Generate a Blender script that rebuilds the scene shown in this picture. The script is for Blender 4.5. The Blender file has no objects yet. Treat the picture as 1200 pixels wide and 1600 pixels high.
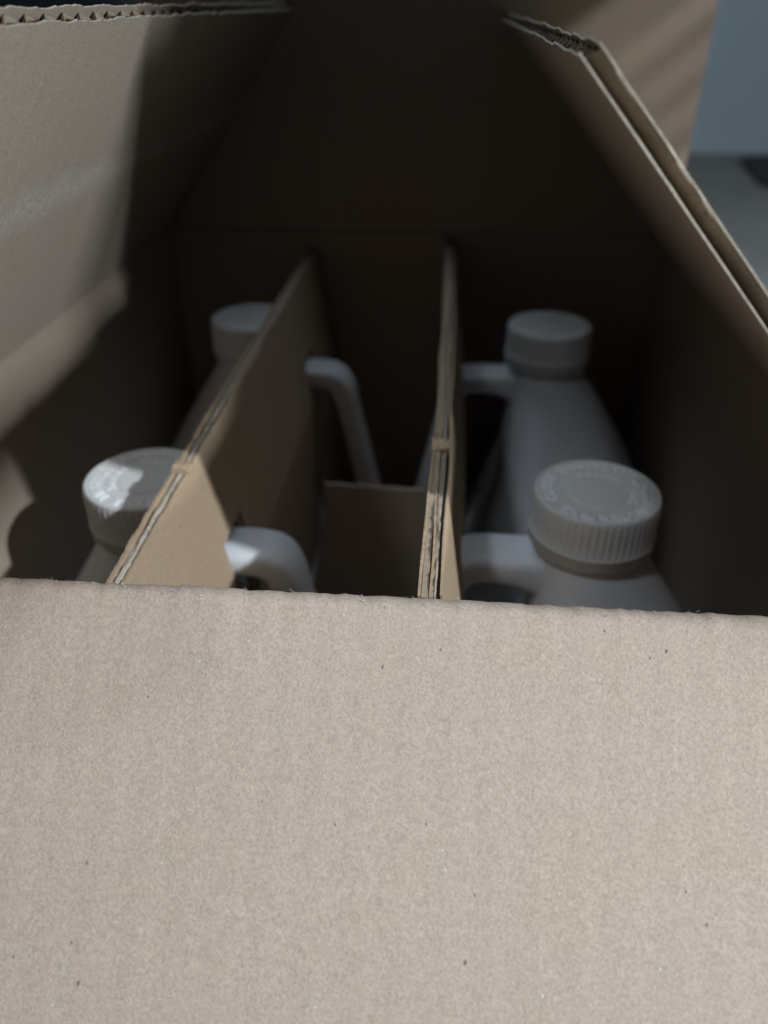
import bpy, bmesh, math, random
from mathutils import Vector, Matrix, noise
random.seed(7)
S = 0.25                      # one scene unit "w" = width of the carton = 0.25 m
scene = bpy.context.scene
COL = scene.collection

# ------------------------------------------------------------------ camera
R = [[0.9964710567, 0.0838905741, -0.0027936957],
     [-0.0442199276, 0.5529622706, 0.8320320459],
     [-0.0713444542, 0.8289723149, -0.5547205332]]
CAM = Vector((0.58384112, -0.47619675, 0.39563778))
D = 1.1452
cd = bpy.data.cameras.new("camera")
cam = bpy.data.objects.new("camera", cd); COL.objects.link(cam)
cd.sensor_fit = 'VERTICAL'; cd.sensor_height = 36.0; cd.lens = 36.0 * 1200 / 1600
cam.matrix_world = Matrix(((R[0][0], R[1][0], -R[2][0], CAM.x * S),
                           (R[0][1], R[1][1], -R[2][1], CAM.y * S),
                           (R[0][2], R[1][2], -R[2][2], CAM.z * S), (0, 0, 0, 1)))
cd.clip_start = 0.005; cd.clip_end = 100
cd.dof.use_dof = True; cd.dof.focus_distance = 0.62 * S; cd.dof.aperture_fstop = 9.8
cd.dof.aperture_blades = 0
scene.camera = cam

# ------------------------------------------------------------------ world, lamps, exposure
world = bpy.data.worlds.new("World"); scene.world = world; world.use_nodes = True
bgn = world.node_tree.nodes["Background"]
bgn.inputs[0].default_value = (0.74, 0.86, 1.0, 1); bgn.inputs[1].default_value = 0.015

def area_lamp(name, target, direction, dist, sx, sy, power, color):
    d = Vector(direction).normalized()
    l = bpy.data.lights.new(name, 'AREA'); l.shape = 'RECTANGLE'
    l.size = sx * S; l.size_y = sy * S; l.energy = power; l.color = color
    o = bpy.data.objects.new(name, l); COL.objects.link(o)
    o.location = (Vector(target) + d * dist) * S
    o.rotation_euler = d.to_track_quat('Z', 'Y').to_euler()
    return o
DA = (0.775, -0.62, 0.066)      # low strip of window light
DB = (0.75, -0.35, 0.57)      # high window light, comes in under the blind
area_lamp("low_window_light", (0.3, 0.3, 0.1), DA, 4.5, 0.07, 0.60, 9.3, (0.86, 0.94, 1.0))
area_lamp("high_window_light", (0.4, 0.1, 0.0), DB, 5.5, 0.115, 0.115, 19.0, (0.86, 0.94, 1.0))
area_lamp("soft_overhead_light", (0.5, 1.0, 0.0), (0.0, 0.36, 1.0), 5.5, 6.0, 2.6, 6.5, (0.70, 0.85, 1.0))
sd = Vector((-0.30, -0.40, 0.87)).normalized()          # added fill spot that brightens the front jugs, stands for no real lamp
sl = bpy.data.lights.new("front_fill_spot", 'SPOT'); sl.energy = 13.0; sl.color = (0.80, 0.90, 1.0)
sl.spot_size = math.radians(12.5); sl.spot_blend = 1.0; sl.shadow_soft_size = 0.06
so = bpy.data.objects.new("front_fill_spot", sl); COL.objects.link(so)
so.location = (Vector((0.62, 0.18, -0.1)) + sd * 6.0) * S; so.rotation_euler = sd.to_track_quat('Z', 'Y').to_euler()

vs = scene.view_settings
scene.display_settings.display_device = 'sRGB'
vs.view_transform = 'Standard'; vs.look = 'None'; vs.exposure = 0.0; vs.gamma = 1.0
scene.render.engine = 'CYCLES'
scene.cycles.use_denoising = True

# ------------------------------------------------------------------ materials
def new_mat(name):
    m = bpy.data.materials.new(name); m.use_nodes = True
    nt = m.node_tree; return m, nt, nt.nodes["Principled BSDF"]
def nd(nt, t, **kw):
    n = nt.nodes.new(t)
    for k, v in kw.items():
        if k == 'op': n.operation = v
        elif k == 'blend': n.blend_type = v
        else: setattr(n, k, v)
    return n
def ramp(nt, src, stops):
    r = nd(nt, 'ShaderNodeValToRGB'); e = r.color_ramp.elements
    while len(e) < len(stops): e.new(0.5)
    for q, (p, c) in zip(e, stops): q.position = p; q.color = (c, c, c, 1) if not isinstance(c, tuple) else c + (1,)
    nt.links.new(src, r.inputs[0]); return r.outputs[0]
def mixc(nt, fac, a, b, blend='MIX'):
    m = nd(nt, 'ShaderNodeMix', data_type='RGBA'); m.blend_type = blend
    for sock, v in ((m.inputs[0], fac), (m.inputs[6], a), (m.inputs[7], b)):
        if hasattr(v, 'links'): nt.links.new(v, sock)
        elif isinstance(v, (int, float)): sock.default_value = v
        else: sock.default_value = tuple(v) + (1,)
    return m.outputs[2]
def mathn(nt, op, a, b):
    m = nd(nt, 'ShaderNodeMath', op=op)
    for sock, v in ((m.inputs[0], a), (m.inputs[1], b)):
        if hasattr(v, 'links'): nt.links.new(v, sock)
        else: sock.default_value = v
    return m.outputs[0]

def cardboard(name, base, fluting=0.25, scuff=False, contrast=1.0):
    """Recycled kraft liner: matted fibres, dark and pale specks, faint flute print-through."""
    m, nt, p = new_mat(name); L = nt.links
    tc = nd(nt, 'ShaderNodeTexCoord'); obj = tc.outputs['Object']
    def noise_tex(vec, scale, detail=2, rough=0.5, dist=0.0):
        n = nd(nt, 'ShaderNodeTexNoise'); n.inputs['Scale'].default_value = scale
        n.inputs['Detail'].default_value = detail; n.inputs['Roughness'].default_value = rough
        n.inputs['Distortion'].default_value = dist
        L.new(vec, n.inputs['Vector']); return n.outputs['Fac']
    def stretched(rot, sc):
        mp = nd(nt, 'ShaderNodeMapping'); mp.vector_type = 'TEXTURE'
        mp.inputs['Rotation'].default_value = (0, 0, rot); mp.inputs['Scale'].default_value = sc
        L.new(obj, mp.inputs['Vector']); return mp.outputs[0]
    cloud = noise_tex(obj, 55, 4, 0.6)
    blotch = noise_tex(obj, 560, 5, 0.7)
    grain = noise_tex(obj, 1500, 3, 0.6)
    col = mixc(nt, ramp(nt, blotch, [(0.33, 0.0), (0.70, 1.0)]),
               [c * (1 - 0.085 * contrast) for c in base], [min(1, c * (1 + 0.085 * contrast)) for c in base])
    col = mixc(nt, mathn(nt, 'MULTIPLY', ramp(nt, cloud, [(0.35, 0.0), (0.65, 1.0)]), 0.35), col,
               (base[0] * 1.0, base[1] * 0.985, base[2] * 1.10))
    col = mixc(nt, 0.30 * contrast, col, ramp(nt, grain, [(0.30, 0.25), (0.70, 0.75)]), 'OVERLAY')
    height = grain
    # fibres at several headings
    k = 0
    for rot, seed in ((0.3, 0.0), (1.2, 3.1), (2.1, 5.7), (2.75, 9.3), (0.8, 12.4), (1.7, 17.7)):
        mp = nd(nt, 'ShaderNodeMapping'); mp.inputs['Location'].default_value = (seed, seed * .7, seed * .31)
        L.new(stretched(rot, (1.0, 0.13, 0.3)), mp.inputs['Vector'])
        f = noise_tex(mp.outputs[0], 520, 1, 0.5, 0.5)
        if k % 2 == 0:
            fac = ramp(nt, f, [(0.60, 0.0), (0.72, 1.0)])
            col = mixc(nt, mathn(nt, 'MULTIPLY', fac, 0.30), col, (base[0] * 1.45, base[1] * 1.5, base[2] * 1.6))
        else:
            fac = ramp(nt, f, [(0.60, 0.0), (0.72, 1.0)])
            col = mixc(nt, mathn(nt, 'MULTIPLY', fac, 0.22), col, (base[0] * 0.62, base[1] * 0.58, base[2] * 0.52))
        height = mathn(nt, 'ADD', height, mathn(nt, 'MULTIPLY', fac, 0.25))
        k += 1
    # specks
    for sc, thr, c, seed in ((300, 0.10, (0.09, 0.07, 0.055), 1.3), (160, 0.075, (0.07, 0.04, 0.035), 8.1),
                             (330, 0.08, (0.72, 0.69, 0.65), 4.9), (170, 0.05, (0.16, 0.10, 0.06), 6.6)):
        mp = nd(nt, 'ShaderNodeMapping'); mp.inputs['Location'].default_value = (seed, seed, 0)
        L.new(stretched(seed, (1.0, 0.55, 1.0)), mp.inputs['Vector'])
        v = nd(nt, 'ShaderNodeTexVoronoi'); v.inputs['Scale'].default_value = sc
        L.new(mp.outputs[0], v.inputs['Vector'])
        gate = nd(nt, 'ShaderNodeSeparateColor'); L.new(v.outputs['Color'], gate.inputs[0])
        g = mathn(nt, 'LESS_THAN', gate.outputs[0], 0.075)
        d = ramp(nt, v.outputs['Distance'], [(thr * 0.6, 1.0), (thr * 1.3, 0.0)])
        col = mixc(nt, mathn(nt, 'MULTIPLY', mathn(nt, 'MULTIPLY', g, d), 0.8), col, c)
    # faint flute print-through along local y
    sx = nd(nt, 'ShaderNodeSeparateXYZ'); L.new(obj, sx.inputs[0])
    wob = mathn(nt, 'MULTIPLY', noise_tex(obj, 40, 2), 0.0035)
    wv = mathn(nt, 'SINE', mathn(nt, 'MULTIPLY', mathn(nt, 'ADD', sx.outputs[0], wob), 2 * math.pi / 0.0079), 0.0)
    col = mixc(nt, mathn(nt, 'MULTIPLY', mathn(nt, 'ADD', mathn(nt, 'MULTIPLY', wv, 0.5), 0.5), 0.10 * fluting * 2),
               col, [c * 0.86 for c in base])
    if scuff:                                    # pale rubbed streak across the flap
        mp = nd(nt, 'ShaderNodeMapping'); L.new(obj, mp.inputs['Vector'])
        sp = nd(nt, 'ShaderNodeSeparateXYZ'); L.new(mp.outputs[0], sp.inputs[0])
        yy = mathn(nt, 'ADD', sp.outputs[1], mathn(nt, 'MULTIPLY', noise_tex(obj, 60, 3), 0.014))
        dst = mathn(nt, 'ABSOLUTE', mathn(nt, 'SUBTRACT', yy, scuff), 0.0)
        fac = ramp(nt, mathn(nt, 'MULTIPLY', dst, 100.0), [(0.0, 1.0), (0.8, 0.0)])
        fac = mathn(nt, 'MULTIPLY', fac, ramp(nt, noise_tex(obj, 700, 3, 0.7), [(0.42, 0.0), (0.62, 1.0)]))
        col = mixc(nt, mathn(nt, 'MULTIPLY', fac, 0.6), col, (0.62, 0.60, 0.57))
    L.new(col, p.inputs['Base Color'])
    p.inputs['Roughness'].default_value = 0.82
    p.inputs['Specular IOR Level'].default_value = 0.25
    h2 = mathn(nt, 'ADD', mathn(nt, 'MULTIPLY', height, 0.00008), mathn(nt, 'MULTIPLY', wv, 0.00005 * fluting * 2))
    b = nd(nt, 'ShaderNodeBump'); b.inputs['Strength'].default_value = 0.7; b.inputs['Distance'].default_value = 1.0
    L.new(h2, b.inputs['Height']); L.new(b.outputs[0], p.inputs['Normal'])
    return m

KRAFT = (0.40, 0.318, 0.245)
M_card = cardboard("kraft_cardboard", KRAFT, 0.35)
M_front = cardboard("kraft_front", (0.415, 0.335, 0.269), 0.26)
M_left = cardboard("kraft_scuffed", (0.39, 0.325, 0.255), 0.3, scuff=0.078)
M_div = cardboard("kraft_divider", (0.41, 0.30, 0.195), 0.15, contrast=0.6)
M_edge = cardboard("torn_paper_edge", (0.52, 0.455, 0.37), 0.0, contrast=1.3)
M_flute = cardboard("fluting_paper", (0.36, 0.29, 0.21), 0.0)

def plastic(name, base, rough, sss):
    m, nt, p = new_mat(name); L = nt.links
    tc = nd(nt, 'ShaderNodeTexCoord')
    n = nd(nt, 'ShaderNodeTexNoise'); n.inputs['Scale'].default_value = 90; n.inputs['Detail'].default_value = 3
    L.new(tc.outputs['Object'], n.inputs['Vector'])
    col = mixc(nt, ramp(nt, n.outputs['Fac'], [(0.3, 0.0), (0.7, 1.0)]), [c * 0.965 for c in base], base)
    L.new(col, p.inputs['Base Color']); p.inputs['Roughness'].default_value = rough
    p.inputs['Specular IOR Level'].default_value = 0.35
    p.inputs['Subsurface Weight'].default_value = sss
    p.inputs['Subsurface Radius'].default_value = (0.004, 0.004, 0.004); p.inputs['Subsurface Scale'].default_value = 1.0
    n2 = nd(nt, 'ShaderNodeTexNoise'); n2.inputs['Scale'].default_value = 1400
    L.new(tc.outputs['Object'], n2.inputs['Vector'])
    b = nd(nt, 'ShaderNodeBump'); b.inputs['Strength'].default_value = 0.25; b.inputs['Distance'].default_value = 0.0001
    L.new(n2.outputs['Fac'], b.inputs['Height']); L.new(b.outputs[0], p.inputs['Normal'])
    return m
M_jug = plastic("milky_plastic", (0.77, 0.79, 0.82), 0.42, 0.15)
M_cap = plastic("cap_plastic", (0.74, 0.74, 0.73), 0.6, 0.1)
M_letter = plastic("raised_plastic", (0.95, 0.96, 0.97), 0.6, 0.0)

def plain(name, base, rough, scale, var):
    m, nt, p = new_mat(name); L = nt.links
    tc = nd(nt, 'ShaderNodeTexCoord')
    n = nd(nt, 'ShaderNodeTexNoise'); n.inputs['Scale'].default_value = scale; n.inputs['Detail'].default_value = 5
    L.new(tc.outputs['Object'], n.inputs['Vector'])
    L.new(mixc(nt, ramp(nt, n.outputs['Fac'], [(0.3, 0.0), (0.7, 1.0)]), [c * (1 - var) for c in base], [c * (1 + var) for c in base]), p.inputs['Base Color'])
    p.inputs['Roughness'].default_value = rough
    b = nd(nt, 'ShaderNodeBump'); b.inputs['Strength'].default_value = 0.2; b.inputs['Distance'].default_value = 0.002
    L.new(n.outputs['Fac'], b.inputs['Height']); L.new(b.outputs[0], p.inputs['Normal'])
    return m
M_wall = plain("painted_wall", (0.43, 0.515, 0.56), 0.9, 6, 0.05)
M_floor = plain("pale_floor", (0.33, 0.33, 0.30), 0.85, 9, 0.12)
M_mat = plain("dark_mat", (0.05, 0.05, 0.06), 0.95, 60, 0.3)
M_slat = plain("blind_slat", (0.35, 0.35, 0.33), 0.6, 30, 0.05)

# ------------------------------------------------------------------ helpers
def link(name, verts, faces, mat, parent=None, smooth=False, matrix=None, scale=True, edge=None):
    me = bpy.data.meshes.new(name)
    k = S if scale else 1.0
    me.from_pydata([(v[0] * k, v[1] * k, v[2] * k) for v in verts], [], faces)
    bm = bmesh.new(); bm.from_mesh(me); bmesh.ops.recalc_face_normals(bm, faces=bm.faces); bm.to_mesh(me); bm.free()
    me.materials.append(mat)
    if edge:                                     # cut edge of the paper: faces from index edge on
        me.materials.append(M_edge)
        for p in me.polygons:
            if p.index >= edge: p.material_index = 1
    if smooth: me.polygons.foreach_set("use_smooth", [True] * len(me.polygons))
    o = bpy.data.objects.new(name, me); COL.objects.link(o)
    if parent: o.parent = parent
    if matrix is not None: o.matrix_local = matrix
    return o
def thing(name, label, cat, loc=(0, 0, 0), group=None):
    o = bpy.data.objects.new(name, None); COL.objects.link(o); o.empty_display_size = 0.03
    o.location = Vector(loc) * S; o['label'] = label; o['category'] = cat
    if group: o['group'] = group
    return o
def frame(origin, x, y):
    x = Vector(x).normalized(); y = Vector(y).normalized(); z = x.cross(y); o = Vector(origin) * S
    return Matrix(((x.x, y.x, z.x, o.x), (x.y, y.y, z.y, o.y), (x.z, y.z, z.z, o.z), (0, 0, 0, 1)))
def jit(a, b, f, amp):
    return amp * noise.noise(Vector((a * f, b * f, 3.7)))
def sheet(nx, ny, fx, fy, fz, t):
    """Closed slab: grid over (i,j), mid surface fx,fy,fz(u,v), thickness t in local z (downwards)."""
    V, F = [], []
    for s in (0, 1):
        for j in range(ny + 1):
            for i in range(nx + 1):
                u, v = i / nx, j / ny
                V.append((fx(u, v), fy(u, v), fz(u, v) - s * t))
    n = (nx + 1) * (ny + 1); idx = lambda s, i, j: s * n + j * (nx + 1) + i
    for j in range(ny):
        for i in range(nx):
            F.append((idx(0, i, j), idx(0, i + 1, j), idx(0, i + 1, j + 1), idx(0, i, j + 1)))
            F.append((idx(1, i, j), idx(1, i, j + 1), idx(1, i + 1, j + 1), idx(1, i + 1, j)))
    for i in range(nx):
        F.append((idx(0, i, 0), idx(1, i, 0), idx(1, i + 1, 0), idx(0, i + 1, 0)))
        F.append((idx(0, i, ny), idx(0, i + 1, ny), idx(1, i + 1, ny), idx(1, i, ny)))
    for j in range(ny):
        F.append((idx(0, 0, j), idx(0, 0, j + 1), idx(1, 0, j + 1), idx(1, 0, j)))
        F.append((idx(0, nx, j), idx(1, nx, j), idx(1, nx, j + 1), idx(0, nx, j + 1)))
    return V, F

def corrugated(name, parent, matrix, LX, LY, T, period, mat_in, seed=0.0, rag=0.0022, recess=0.004, taper=0.0, bow=None):
    """Single-wall board in its local frame: x along the hinge, y outwards, inner face at z=0, flutes running along y."""
    lt = 0.0016
    bow = bow or (lambda x, y: 0.0)
    nx, ny = max(24, int(LX / 0.006)), 14
    ex = lambda u, v, q: (rag * noise.noise(Vector((v * 28 * LY, q, seed))) + 0.9 * rag * noise.noise(Vector((v * 130 * LY, q, seed)))) * (1 if u in (0.0, 1.0) else 0)
    ey = lambda u, v, q: (rag * noise.noise(Vector((u * 30 * LX, q + 9, seed))) + 0.6 * rag * noise.noise(Vector((u * 130 * LX, q + 9, seed)))) * (1 if v == 1.0 else 0)
    def board(q, z0):
        return sheet(nx, ny * 3, lambda u, v: u * (LX - taper * v) + ex(u, v, q), lambda u, v: v * LY + ey(u, v, q),
                     lambda u, v: z0 + bow(u * LX, v * LY), lt)
    fl = thing_part(name, parent, matrix)
    V, F = board(1.0, 0.0); link("inner_liner", V, F, mat_in, fl, edge=2 * nx * ny * 3)
    V, F = board(2.0, -T + lt); link("outer_liner", V, F, M_card, fl, edge=2 * nx * ny * 3)
    # medium: skewed wave
    mt = 0.0009; amp = T - 2 * lt - mt; V, F = [], []
    per = int(LX / period); seg = 10; pts = []
    for i in range(per * seg + 1):
        ph = (i % seg) / seg; x = i * LX / (per * seg)
        jig = 0.16 * noise.noise(Vector((i / seg * 0.7, seed, 1.0)))
        a = 0.30 + jig
        w = ph / a if ph < a else 1 - (ph - a) / (1 - a)
        w = 0.35 * w * w * (3 - 2 * w) + 0.65 * w
        pts.append((x, -lt - (1 - w) * amp))
    rows = (0.0, 0.5, 0.94, 1.0)
    for s in (0, 1):
        for v in rows:
            for (x, z) in pts:
                yy = v * (LY - recess) + (0.0012 * noise.noise(Vector((x * 60, seed, v))) if v == 1.0 else 0)
                V.append((min(max(x, 0.001), LX - 0.001) * (1 - taper * v / LX), yy, z - s * mt + bow(x, yy)))
    n = len(pts); m = n * len(rows); ix = lambda s, r, i: s * m + r * n + i
    for r in range(len(rows) - 1):
        for i in range(n - 1):
            F.append((ix(0, r, i), ix(0, r, i + 1), ix(0, r + 1, i + 1), ix(0, r + 1, i)))
            F.append((ix(1, r, i), ix(1, r + 1, i), ix(1, r + 1, i + 1), ix(1, r, i + 1)))
    for i in range(n - 1):
        r = len(rows) - 1; F.append((ix(0, r, i), ix(0, r, i + 1), ix(1, r, i + 1), ix(1, r, i)))
        F.append((ix(0, 0, i), ix(1, 0, i), ix(1, 0, i + 1), ix(0, 0, i + 1)))
    for r in range(len(rows) - 1):
        F.append((ix(0, r, 0), ix(0, r + 1, 0), ix(1, r + 1, 0), ix(1, r, 0)))
        F.append((ix(0, r, n - 1), ix(1, r, n - 1), ix(1, r + 1, n - 1), ix(0, r + 1, n - 1)))
    link("fluting", V, F, M_flute, fl)
    return fl
def thing_part(name, parent, matrix):
    o = bpy.data.objects.new(name, None); COL.objects.link(o); o.empty_display_size = 0.02
    o.parent = parent; o.matrix_local = matrix; return o
def box(x0, x1, y0, y1, z0, z1):
    V = [(x, y, z) for z in (z0, z1) for y in (y0, y1) for x in (x0, x1)]
    return V, [(0, 2, 3, 1), (4, 5, 7, 6), (0, 1, 5, 4), (1, 3, 7, 5), (3, 2, 6, 7), (2, 0, 4, 6)]

# ------------------------------------------------------------------ setting
ZF = -1.15
V, F = box(-14, 16, -14, 10.6, ZF - 0.2, ZF)
o = link("floor", V, F, M_floor); o['kind'] = 'structure'; o['label'] = 'pale grey floor running back to the wall'
V, F = box(-2.0, 16, 9.9, 10.3, ZF + 0.001, 8)
o = link("wall", V, F, M_wall); o['kind'] = 'structure'; o['label'] = 'blue grey wall behind the box'

V, F = box(-6.0, -2.0, 6.0, 6.3, ZF + 0.001, 8)  # added dark panel, its colour stands in for the unlit background
o = link("wall", V, F, plain("dark_teal_backdrop", (0.035, 0.05, 0.055), 0.8, 6, 0.05)); o['kind'] = 'structure'; o['label'] = 'added dark panel filling the strip above the left flap'

# ------------------------------------------------------------------ the carton
T = 0.0165
carton = thing("cardboard_box", "open brown cardboard box with four flaps unfolded", "box", (0, 0, ZF))
def CM(m):                                   # matrix in carton space (carton sits at z = ZF)
    return Matrix.Translation((0, 0, -ZF * S)) @ m
def wall_slab(name, x0, x1, y0, y1, z0, z1, mat=M_card):
    V, F = box(x0, x1, y0, y1, z0, z1)
    return link(name, V, F, mat, carton, matrix=CM(Matrix.Identity(4)))
wall_slab("side_wall", -T, 0.0, 0.0, D, ZF + 0.02, 0.006)
wall_slab("side_wall", 1.0, 1.0 + T, 0.012, D, ZF + 0.02, 0.006)
wall_slab("back_wall", -T, 1.0 + T, D, D + T, ZF + 0.02, -0.001)
wall_slab("front_wall", -T, 1.0 + T, -T, 0.0, ZF + 0.02, -0.030)
wall_slab("base", -T, 1.0 + T, -T, D + T, ZF + 0.002, ZF + 0.019)

# left and right flaps: hinge along the depth, leaning in over the box
aL, aR = math.radians(53), math.radians(48)
LEN_L, LEN_R = 0.479, 0.502
bowL = lambda x, y: 0.006 * math.sin(3 * x) * (y / 0.5) ** 2
corrugated("side_flap", carton, CM(frame((0, -0.25, 0.0), (0, 1, 0), (math.cos(aL), 0, math.sin(aL)))),
           D + 0.248, LEN_L, T, 0.0305, M_left, seed=2.2, rag=0.003)
corrugated("side_flap", carton, CM(frame((1 - 0.0099 * math.sin(aR), D - 0.0005, -0.0099 * math.cos(aR)), (0, -1, 0), (-math.cos(aR), 0, math.sin(aR)))),
           D - 0.0125, LEN_R, 0.0135, 0.0305, M_card, seed=8.4, rag=0.0034, taper=0.055)
# back flap stands upright
corrugated("back_flap", carton, CM(frame((-0.008, D + 0.001, 0.002), (1, 0, 0), (0, 0.003, 1))),
           1.03, 0.50, T, 0.0305, M_card, seed=5.1)

# front flap: bends over the front wall and slopes down towards the camera
def front_flap():
    th = math.radians(42); r = 0.014; n = 9
    prof = [(-0.0005, -0.16), (-0.0005, -0.03)]
    # inner face path (top surface): rises on the wall, turns over, runs down and out
    turn = math.pi / 2 + th                                 # total turn of heading, from up to (-cos, -sin)
    cy, cz = -r, -0.0125
    for i in range(n + 1):
        a = turn * i / n
        prof.append((cy + r * math.cos(a), cz + r * math.sin(a)))
    y0, z0 = prof[-1]; k0 = len(prof) - 1; LEN = 0.5; m = 26
    for i in range(1, m + 1):
        t = LEN * i / m; prof.append((y0 - math.cos(th) * t, z0 - math.sin(th) * t))
    nx = 340; X0, X1 = -0.42, 1.34
    V, F = [], []
    P = len(prof)
    nrm = []
    for i in range(P):
        a = prof[max(0, i - 1)]; b = prof[min(P - 1, i + 1)]
        dy, dz = b[0] - a[0], b[1] - a[1]; l = math.hypot(dy, dz); nrm.append((dz / l, -dy / l))
    for s in (0, 1):
        for i in range(P):
            near = math.exp(-((i - 6) / 4.0) ** 2)
            for j in range(nx + 1):
                x = X0 + (X1 - X0) * j / nx
                b = near * (0.0005 * math.sin(x / 0.0158 * math.pi) * (0.6 + 0.8 * noise.noise(Vector((x * 9, 1, 0))))
                            + 0.0014 * noise.noise(Vector((x * 14, 4, 0))) + 0.0013 * noise.noise(Vector((x * 130, 7, 0))))
                big = 0.004 * noise.noise(Vector((x * 2.5, i * 0.12, 2)))
                off = b + (big if i > 10 else big * max(0, (i - 1)) / 10.0) - s * T
                y = prof[i][0] + nrm[i][0] * off; z = prof[i][1] + nrm[i][1] * off
                V.append((x, y, z))
    q = P * (nx + 1); ix = lambda s, i, j: s * q + i * (nx + 1) + j
    for i in range(P - 1):
        for j in range(nx):
            F.append((ix(0, i, j), ix(0, i, j + 1), ix(0, i + 1, j + 1), ix(0, i + 1, j)))
            F.append((ix(1, i, j), ix(1, i + 1, j), ix(1, i + 1, j + 1), ix(1, i, j + 1)))
    for j in range(nx):
        F.append((ix(0, 0, j), ix(1, 0, j), ix(1, 0, j + 1), ix(0, 0, j + 1)))
        F.append((ix(0, P - 1, j), ix(0, P - 1, j + 1), ix(1, P - 1, j + 1), ix(1, P - 1, j)))
    for i in range(P - 1):
        F.append((ix(0, i, 0), ix(0, i + 1, 0), ix(1, i + 1, 0), ix(1, i, 0)))
        F.append((ix(0, i, nx), ix(1, i, nx), ix(1, i + 1, nx), ix(0, i + 1, nx)))
    # local frame laid in the flap plane so the paper texture follows it
    fr = CM(frame((0, 0, 0), (1, 0, 0), (0, -math.cos(th), -math.sin(th))))
    inv = frame((0, 0, 0), (1, 0, 0), (0, -math.cos(th), -math.sin(th))).inverted()
    V = [tuple(inv @ Vector(v)) for v in V]
    return link("front_flap", V, F, M_front, carton, smooth=True, matrix=fr)
front_flap()

def loose_fibres():
    """Hair-thin paper fibres standing off the folded edge of the front flap."""
    rnd = random.Random(11); V, F = [], []
    for k in range(260):
        x = rnd.uniform(-0.1, 1.05); a = rnd.uniform(0.1, 2.0)
        p = Vector((x, -0.014 + 0.0135 * math.cos(a), -0.0125 + 0.0135 * math.sin(a)))
        n = Vector((rnd.uniform(-0.9, 0.9), math.cos(a), math.sin(a))).normalized()
        t = Vector((rnd.choice((-1, 1)), rnd.uniform(-0.4, 0.4), rnd.uniform(-0.3, 0.3))).normalized()
        L = rnd.uniform(0.0015, 0.0055); w = rnd.uniform(0.00015, 0.0003); b = len(V)
        side = n.cross(t).normalized()
        for i in range(5):
            q = p + n * (L * 0.7 * math.sin(i / 4 * 2.2)) + t * (L * (i / 4)); ww = w * (1 - 0.7 * i / 4)
            V.extend((tuple(q + side * ww), tuple(q - side * ww), tuple(q + n * ww)))
        for i in range(4):
            for c in range(3):
                d = (c + 1) % 3; F.append((b + i * 3 + c, b + i * 3 + d, b + i * 3 + 3 + d, b + i * 3 + 3 + c))
    o = link("loose_fibre", V, F, M_edge, carton, matrix=CM(Matrix.Identity(4))); o['kind'] = 'stuff'
loose_fibres()

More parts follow.
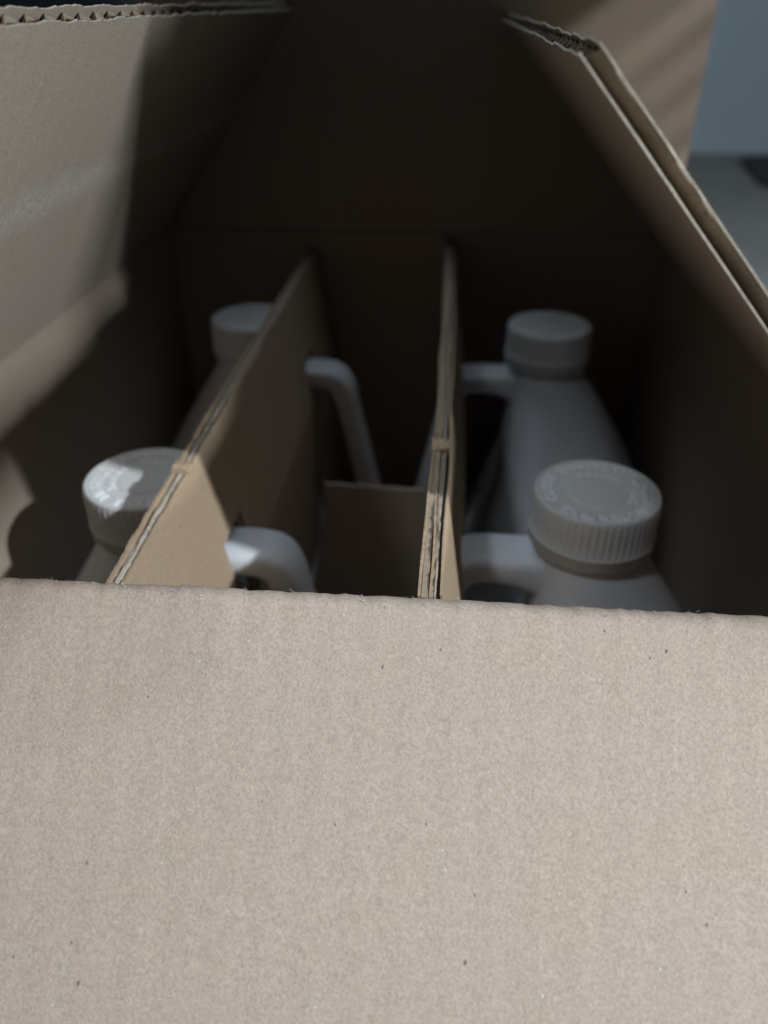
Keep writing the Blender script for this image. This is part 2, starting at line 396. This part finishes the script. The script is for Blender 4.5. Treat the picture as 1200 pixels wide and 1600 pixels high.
# ------------------------------------------------------------------ dividers
def divider(name, label, x_top, x_bot, z_top, slots, seed, plies):
    """Doubled partition panel running front to back, slotted from below for the jug handles."""
    t = thing(name, label, "divider", (x_top, 0.0, z_top), "long cardboard dividers")
    y0, y1, zb = 0.006, D - 0.004, -0.60
    lean = lambda z: (x_bot - x_top) * min(1.0, -z / 0.2)
    for (nm, off, thick, top, rag, mat) in plies:
        xs = sorted({y0, y1} | {y0 + (y1 - y0) * i / 260 for i in range(261)} | {s for sl in slots for s in sl[:2]})
        V, F = [], []
        rowz = [0.0, -0.02, -0.06, -0.12, -0.145, -0.2, -0.3, zb]
        def topz(y):
            return top + rag * (noise.noise(Vector((y * 45, seed, off * 300))) + 0.7 * noise.noise(Vector((y * 170, seed, off * 300))))
        wav = lambda y, z: 0.0022 * noise.noise(Vector((y * 7, seed + off * 500, 0))) * math.exp(z * 12)
        bulge = lambda y, z: 0.006 * math.sin(math.pi * (y - y0) / (y1 - y0)) * (1 if seed > 5 else -0.2)
        cols = len(xs)
        for s in (0, 1):
            for rz in rowz:
                for y in xs:
                    z = topz(y) if rz == 0.0 else rz
                    V.append((off + s * thick + lean(rz) + wav(y, rz) + bulge(y, rz), y, z))
        nR = len(rowz); ix = lambda s, r, i: s * nR * cols + r * cols + i
        def cut(r, i):
            ym = (xs[i] + xs[i + 1]) / 2
            return any(a < ym < b and rowz[r] <= zt + 1e-6 for a, b, zt in slots)
        solid = {(r, i) for r in range(nR - 1) for i in range(cols - 1) if not cut(r, i)}
        for (r, i) in solid:
            F.append((ix(0, r, i), ix(0, r, i + 1), ix(0, r + 1, i + 1), ix(0, r + 1, i)))
            F.append((ix(1, r, i), ix(1, r + 1, i), ix(1, r + 1, i + 1), ix(1, r, i + 1)))
            if (r - 1, i) not in solid: F.append((ix(0, r, i), ix(1, r, i), ix(1, r, i + 1), ix(0, r, i + 1)))
            if (r + 1, i) not in solid: F.append((ix(0, r + 1, i), ix(0, r + 1, i + 1), ix(1, r + 1, i + 1), ix(1, r + 1, i)))
            if (r, i - 1) not in solid: F.append((ix(0, r, i), ix(0, r + 1, i), ix(1, r + 1, i), ix(1, r, i)))
            if (r, i + 1) not in solid: F.append((ix(0, r, i + 1), ix(1, r, i + 1), ix(1, r + 1, i + 1), ix(0, r + 1, i + 1)))
        # local frame: x along depth, y up, so the paper grain lies in the face
        fr = frame((0, 0, 0), (0, 1, 0), (0, 0, 1)); inv = fr.inverted()
        link(nm, [tuple(inv @ Vector(v)) for v in V], F, mat, t, matrix=fr)
    # crushed tab where the cut bridges the plies
    V, F = [], []; n = 10
    yc = 0.235 if seed < 5 else 0.262
    wdt = 0.0195
    for r in range(3):
        for i in range(n + 1):
            for k in range(5):
                y = yc - 0.012 + 0.024 * i / n; x = -0.001 + wdt * k / 4
                h = 0.0015 + 0.003 * noise.noise(Vector((y * 160, k * 0.9, seed))) - 0.003 * abs(i / n - 0.5) * 2
                V.append((x + 0.002 * noise.noise(Vector((y * 120, k, seed + 3))), y, h if r == 0 else (-0.004 if r == 1 else -0.012)))
    g = (n + 1) * 5; ix = lambda r, i, k: r * g + i * 5 + k
    for i in range(n):
        for k in range(4):
            F.append((ix(0, i, k), ix(0, i + 1, k), ix(0, i + 1, k + 1), ix(0, i, k + 1)))
            F.append((ix(2, i, k), ix(2, i, k + 1), ix(2, i + 1, k + 1), ix(2, i + 1, k)))
        for r in (0, 1):
            F.append((ix(r, i, 0), ix(r + 1, i, 0), ix(r + 1, i + 1, 0), ix(r, i + 1, 0)))
            F.append((ix(r, i, 4), ix(r, i + 1, 4), ix(r + 1, i + 1, 4), ix(r + 1, i, 4)))
    for k in range(4):
        for r in (0, 1):
            F.append((ix(r, 0, k), ix(r, 0, k + 1), ix(r + 1, 0, k + 1), ix(r + 1, 0, k)))
            F.append((ix(r, n, k), ix(r + 1, n, k), ix(r + 1, n, k + 1), ix(r, n, k + 1)))
    bul = 0.006 * math.sin(math.pi * yc / D) * (1 if seed > 5 else -0.2)
    link("crushed_tab", V, F, M_div, t, matrix=Matrix.Translation((bul * S, 0, 0)))
    return t
hz = 0.292, 0.857
slotsL = [(h - 0.041, h + 0.041, -0.12) for h in hz]
slotsR = [(h - 0.041, h + 0.041, -0.145) for h in hz]
divider("divider_panel", "left cardboard divider, slanting across the two left jug caps", 0.292, 0.326, -0.03, slotsL, 1.7,
        [("liner", 0.0, 0.0032, -0.002, 0.0022, M_div), ("core", 0.0033, 0.0040, -0.006, 0.003, M_flute),
         ("liner", 0.0078, 0.0026, -0.003, 0.0024, M_edge), ("core", 0.0105, 0.0034, -0.0055, 0.003, M_flute),
         ("liner", 0.0146, 0.0020, -0.003, 0.0022, M_div)])
divider("divider_panel", "right cardboard divider seen edge on in the middle of the box", 0.570, 0.596, -0.004, slotsR, 8.3,
        [("liner", 0.0, 0.0020, -0.002, 0.0022, M_div), ("core", 0.0022, 0.0055, -0.0045, 0.002, M_flute),
         ("liner", 0.0080, 0.0018, -0.003, 0.0026, M_div), ("core", 0.0100, 0.0022, -0.005, 0.003, M_flute),
         ("liner", 0.0130, 0.0012, -0.004, 0.0014, M_edge),
         ("liner", 0.0174, 0.0018, -0.002, 0.0024, M_div)])
def cross_panel():
    t = thing("cross_divider", "low cardboard cross panel between the front and back jug handles", "divider", (0.48, 0.57, -0.5))
    V, F = sheet(40, 12, lambda u, v: -0.083 + 0.163 * u - (1 - u) * 0.20 * max(0.0, 0.9 - v) * 0.65, lambda u, v: -0.4 + v * (0.645 - 0.005 * u) + (0.003 * noise.noise(Vector((u * 9, 1, 1))) if v == 1 else 0),
                 lambda u, v: 0.0, 0.006)
    link("panel", V, F, M_card, t, matrix=frame((0, 0, 0), (1, 0, 0), (0, 0, 1)))
cross_panel()

# ------------------------------------------------------------------ jugs
def smoothkeys(keys, n):
    out = []
    for k in range(len(keys) - 1):
        p0 = keys[max(0, k - 1)]; p1 = keys[k]; p2 = keys[k + 1]; p3 = keys[min(len(keys) - 1, k + 2)]
        for i in range(n):
            t = i / n
            out.append(tuple(0.5 * ((2 * b) + (-a + c) * t + (2 * a - 5 * b + 4 * c - d) * t * t + (-a + 3 * b - 3 * c + d) * t ** 3)
                             for a, b, c, d in zip(p0, p1, p2, p3)))
    out.append(tuple(keys[-1])); return out
def sup(c, n):
    return math.copysign(abs(c) ** (2.0 / n), c)
def jug_body_mesh(side):
    # (z below cap top, half width away from handle, half width on handle side, half depth, squareness)
    keys = [(-0.020, .052, .052, .052, 2.0), (-0.062, .053, .053, .053, 2.0), (-0.070, .062, .060, .062, 2.0), (-0.084, .070, .062, .068, 2.0),
            (-0.13, .100, .063, .088, 2.05), (-0.20, .146, .066, .128, 2.2), (-0.27, .186, .070, .172, 2.5), (-0.325, .209, .082, .207, 2.9),
            (-0.365, .219, .092, .232, 3.3), (-0.40, .224, .098, .247, 3.8), (-0.45, .227, .112, .256, 4.4), (-0.50, .229, .150, .262, 5.0), (-0.55, .229, .200, .262, 5.0), (-0.60, .229, .222, .262, 5.0),
            (-0.75, .229, .225, .262, 5.0), (-1.0, .229, .225, .262, 5.0), (-1.04, .222, .218, .255, 4.5), (-1.062, .19, .185, .22, 4.0)]
    rows = smoothkeys(keys, 5); n = 72; V, F = [], []
    for (z, po, hn, dp, q) in rows:
        for i in range(n):
            a = 2 * math.pi * i / n; c, s = sup(math.cos(a), q), sup(math.sin(a), q)
            x = c * hn if c > 0 else c * po                     # +x is the handle side before mirroring
            V.append((x * side, dp * s, z))
    for r in range(len(rows) - 1):
        for i in range(n):
            F.append((r * n + i, r * n + (i + 1) % n, (r + 1) * n + (i + 1) % n, (r + 1) * n + i))
    F.append(tuple(range(n))); F.append(tuple((len(rows) - 1) * n + i for i in range(n)))
    return V, F
def handle_mesh(side):
    path = smoothkeys([(.020, -.118, .040), (.045, -.113, .031), (.075, -.108, .0215), (.115, -.106, .019), (.142, -.113, .0205), (.156, -.135, .0205),
                       (.165, -.175, .019), (.178, -.235, .0185), (.193, -.31, .0195), (.203, -.37, .022), (.209, -.44, .026), (.210, -.52, .03), (.205, -.57, .03)], 6)
    n = 28; V, F = [], []
    for k, (u, z, r) in enumerate(path):
        a = path[max(0, k - 1)]; b = path[min(len(path) - 1, k + 1)]
        tu, tz = b[0] - a[0], b[1] - a[1]; l = math.hypot(tu, tz); nu, nz = -tz / l, tu / l
        for i in range(n):
            g = 2 * math.pi * i / n; c, s = sup(math.cos(g), 3.6), sup(math.sin(g), 3.4)
            w = 0.037 + 0.35 * max(0, r - 0.024)
            V.append(((u + 0.008 + nu * r * c) * side, w * s, z + nz * r * c))
    for k in range(len(path) - 1):
        for i in range(n): F.append((k * n + i, k * n + (i + 1) % n, (k + 1) * n + (i + 1) % n, (k + 1) * n + i))
    F.append(tuple(range(n))); F.append(tuple((len(path) - 1) * n + i for i in range(n)))
    return V, F
RC = 0.0745
def cap_mesh():
    n = 448; V, F = [], []
    # (radius, z, rib weight)
    prof = [(0.0, -0.0022, 0), (0.030, -0.0022, 0), (0.0335, -0.0022, 0), (0.0345, -0.0034, 0), (0.0520, -0.0034, 0), (0.0535, -0.0030, 0), (0.0650, -0.0024, 0), (0.0682, -0.0012, 0), (0.0706, 0.0, 0),
            (0.0725, -0.0012, 0.0), (0.0736, -0.0045, 0.25), (RC, -0.0085, 1), (RC, -0.030, 1), (RC + .0003, -0.0475, 1), (RC + .0006, -0.0490, 0),
            (RC + .0012, -0.0500, 0), (RC + .0012, -0.0520, 0), (RC, -0.0535, 0), (RC - .0002, -0.0655, 0), (RC - .0025, -0.0695, 0), (0.056, -0.0700, 0)]
    for k, (r, z, w) in enumerate(prof[1:]):
        for i in range(n):
            a = 2 * math.pi * i / n
            rb = 0.0011 * w * (0.5 + 0.5 * math.cos(a * 56)) ** 0.6
            V.append(((r - 0.0011 * w + rb) * math.cos(a), (r - 0.0011 * w + rb) * math.sin(a), z))
    m = len(prof) - 1
    for k in range(m - 1):
        for i in range(n): F.append((k * n + i, k * n + (i + 1) % n, (k + 1) * n + (i + 1) % n, (k + 1) * n + i))
    c = len(V); V.append((0, 0, prof[0][1]))
    for i in range(n): F.append((i, c, (i + 1) % n))
    return V, F
def letters_mesh():
    """Raised lettering set round the cap top."""
    verts, faces = [], []
    cache = {}
    def glyph(ch):
        if ch not in cache:
            cu = bpy.data.curves.new("glyph", 'FONT'); cu.body = ch; cu.size = 1.0; cu.extrude = 0.055; cu.bevel_depth = 0.012; cu.offset = 0.012
            cu.align_x = 'CENTER'; cu.resolution_u = 3
            ob = bpy.data.objects.new("glyph", cu); COL.objects.link(ob)
            dg = bpy.context.evaluated_depsgraph_get(); dg.update()
            me = bpy.data.meshes.new_from_object(ob.evaluated_get(dg))
            xs = [v.co.x for v in me.vertices] or [0, 0.3]
            cache[ch] = ([tuple(v.co) for v in me.vertices], [tuple(p.vertices) for p in me.polygons], max(xs) - min(xs))
            bpy.data.objects.remove(ob); bpy.data.curves.remove(cu); bpy.data.meshes.remove(me)
        return cache[ch]
    def arc(text, rad, size, a0, a1, z):
        widths = [(glyph(c)[2] if c != ' ' else 0.35) + 0.10 for c in text]
        tot = sum(widths); acc = 0.0
        for c, w in zip(text, widths):
            ang = a0 + (a1 - a0) * (acc + w / 2) / tot; acc += w
            if c == ' ': continue
            gv, gf, _ = glyph(c); b = len(verts)
            ca, sa = math.cos(ang), math.sin(ang)
            for (x, y, zz) in gv:
                tx, ty = x * size, y * size           # baseline towards the centre, tops outwards
                r = rad + ty
                verts.append((ca * r + sa * tx, sa * r - ca * tx, z + zz * size * 1.1))
            faces.extend(tuple(b + q for q in f) for f in gf)
    d = math.radians
    arc("CLOSE TIGHTLY", 0.0520, 0.0185, d(215), d(60), -0.0026)
    arc("PUSH DOWN WHILE TURNING", 0.0520, 0.0185, d(45), d(-130), -0.0026)
    arc("Sealed", 0.0355, 0.0175, d(128), d(48), -0.0036)
    arc("ING", 0.0355, 0.0175, d(22), d(-28), -0.0036)
    return verts, faces
capV, capF = cap_mesh(); letV, letF = letters_mesh()
CZ = -0.082
def build_jug(side):
    j = bpy.data.objects.new("plastic_jug", None); COL.objects.link(j); j.empty_display_size = 0.03
    off = Matrix.Translation((0, 0, 1.062 * S))
    V, F = jug_body_mesh(side); link("jug_body", V, F, M_jug, j, smooth=True, matrix=off)
    V, F = handle_mesh(side); link("handle", V, F, M_jug, j, smooth=True, matrix=off)
    return j
cap_proto = [None, None]
def add_cap(j, rot):
    if cap_proto[0] is None:
        c = link("cap", capV, capF, M_cap, j)
        for p in c.data.polygons: p.use_smooth = True
        try: c.data.set_sharp_from_angle(angle=math.radians(40))
        except Exception: pass
        l = link("cap_lettering", letV, letF, M_letter, c)
        cap_proto[:] = [c, l]
    else:
        c = cap_proto[0].copy(); COL.objects.link(c); c.parent = j
        l = cap_proto[1].copy(); COL.objects.link(l); l.parent = c
    c.matrix_local = Matrix.Translation((0, 0, 1.062 * S)) @ Matrix.Rotation(rot, 4, 'Z')
def place(j, x, y, label, rot):
    j.location = (x * S, y * S, (CZ - 1.062) * S)
    j['label'] = label; j['category'] = 'jug'; j['group'] = 'white plastic jugs standing in the box'
    add_cap(j, rot)
def dup(j):
    c = j.copy(); COL.objects.link(c)
    for ch in list(j.children):
        if ch.name.split('.')[0] in ('jug_body', 'handle'):
            d = ch.copy(); COL.objects.link(d); d.parent = c
    return c
jl = build_jug(1); jl2 = dup(jl); jr = build_jug(-1); jr2 = dup(jr)
place(jr, 0.768, 0.304, "front right white jug whose ribbed cap shows raised lettering all round", math.radians(-8))
place(jr2, 0.765, 0.857, "back right white jug, deep in shadow behind the lettered cap", math.radians(40))
place(jl, 0.229, 0.292, "front left white jug with a patch of light on its cap", math.radians(95))
place(jl2, 0.230, 0.857, "back left white jug, its dim cap half hidden by the left divider", math.radians(160))

# ------------------------------------------------------------------ mat on the floor, blind at the window
mt = thing("floor_mat", "dark grey mat lying on the floor by the far wall", "mat", (4.6, 8.6, ZF))
pts = [(-0.72, 0.86), (-0.40, 0.15), (-0.85, -0.60), (1.8, -0.6), (1.8, 0.9)]
pts = [(-0.70, 0.84), (-0.80, 0.60), (-0.99, -0.70), (-0.80, -0.98), (1.8, -1.0), (1.8, 0.86)]
V = [(x, y, 0.002) for x, y in pts] + [(x, y, 0.05) for x, y in pts]; n = len(pts)
F = [tuple(range(n)), tuple(range(n, 2 * n))] + [(i, (i + 1) % n, n + (i + 1) % n, n + i) for i in range(n)]
link("mat_pile", V, F, M_mat, mt)

BX = 2.2; CA = DB[2] / DB[0]
bl = thing("window_blind", "slatted blind drawn part way down at the window side", "blind", (BX, 0, 0))
def slat(y0, y1, v0, v1, th=0.006):
    z0, z1 = v0 + CA * BX, v1 + CA * BX
    V, F = box(-th, th, y0, y1, z0, z1)
    link("slat", V, F, M_slat, bl)
VB = -CA * BX
for z in (1.354, 1.294, 1.237, 1.18):
    slat(-0.04, 1.6, VB + z - 0.009, VB + z + 0.012)
slat(-0.06, 1.6, VB + 1.395, VB + 3.0)
slat(-0.61, 0.0, VB + 1.405, VB + 3.0, 0.004)
slat(-2.2, -0.60, VB + 1.442, VB + 3.0)

# added blocker panels, out of view: cut off the low light above the flap tips and along the back
sh = thing("light_blocker", "added panels out of view that block the low light", "light blocker", (0, 0, ZF))
K = Vector((0.665, 0.02, 0.372)); hA = Vector((0.76, -0.65, 0)).normalized(); pA = Vector((0.65, 0.76, 0)).normalized()
def add_blocker(p0, p1, s0, z0, z1):
    c = K + hA * s0; V = []
    for z in (z0, z1):
        for h in (0, 0.02):
            for p in (p0, p1):
                q = c + pA * p + hA * h; V.append((q.x, q.y, z - ZF))
    link("blocker_panel", V, [(0, 2, 3, 1), (4, 5, 7, 6), (0, 1, 5, 4), (1, 3, 7, 5), (3, 2, 6, 7), (2, 0, 4, 6)], M_slat, sh)
add_blocker(0.095, 1.7, 2.0, 0.22, 1.0)
add_blocker(0.34, 1.7, 2.03, ZF + 0.01, 0.218)
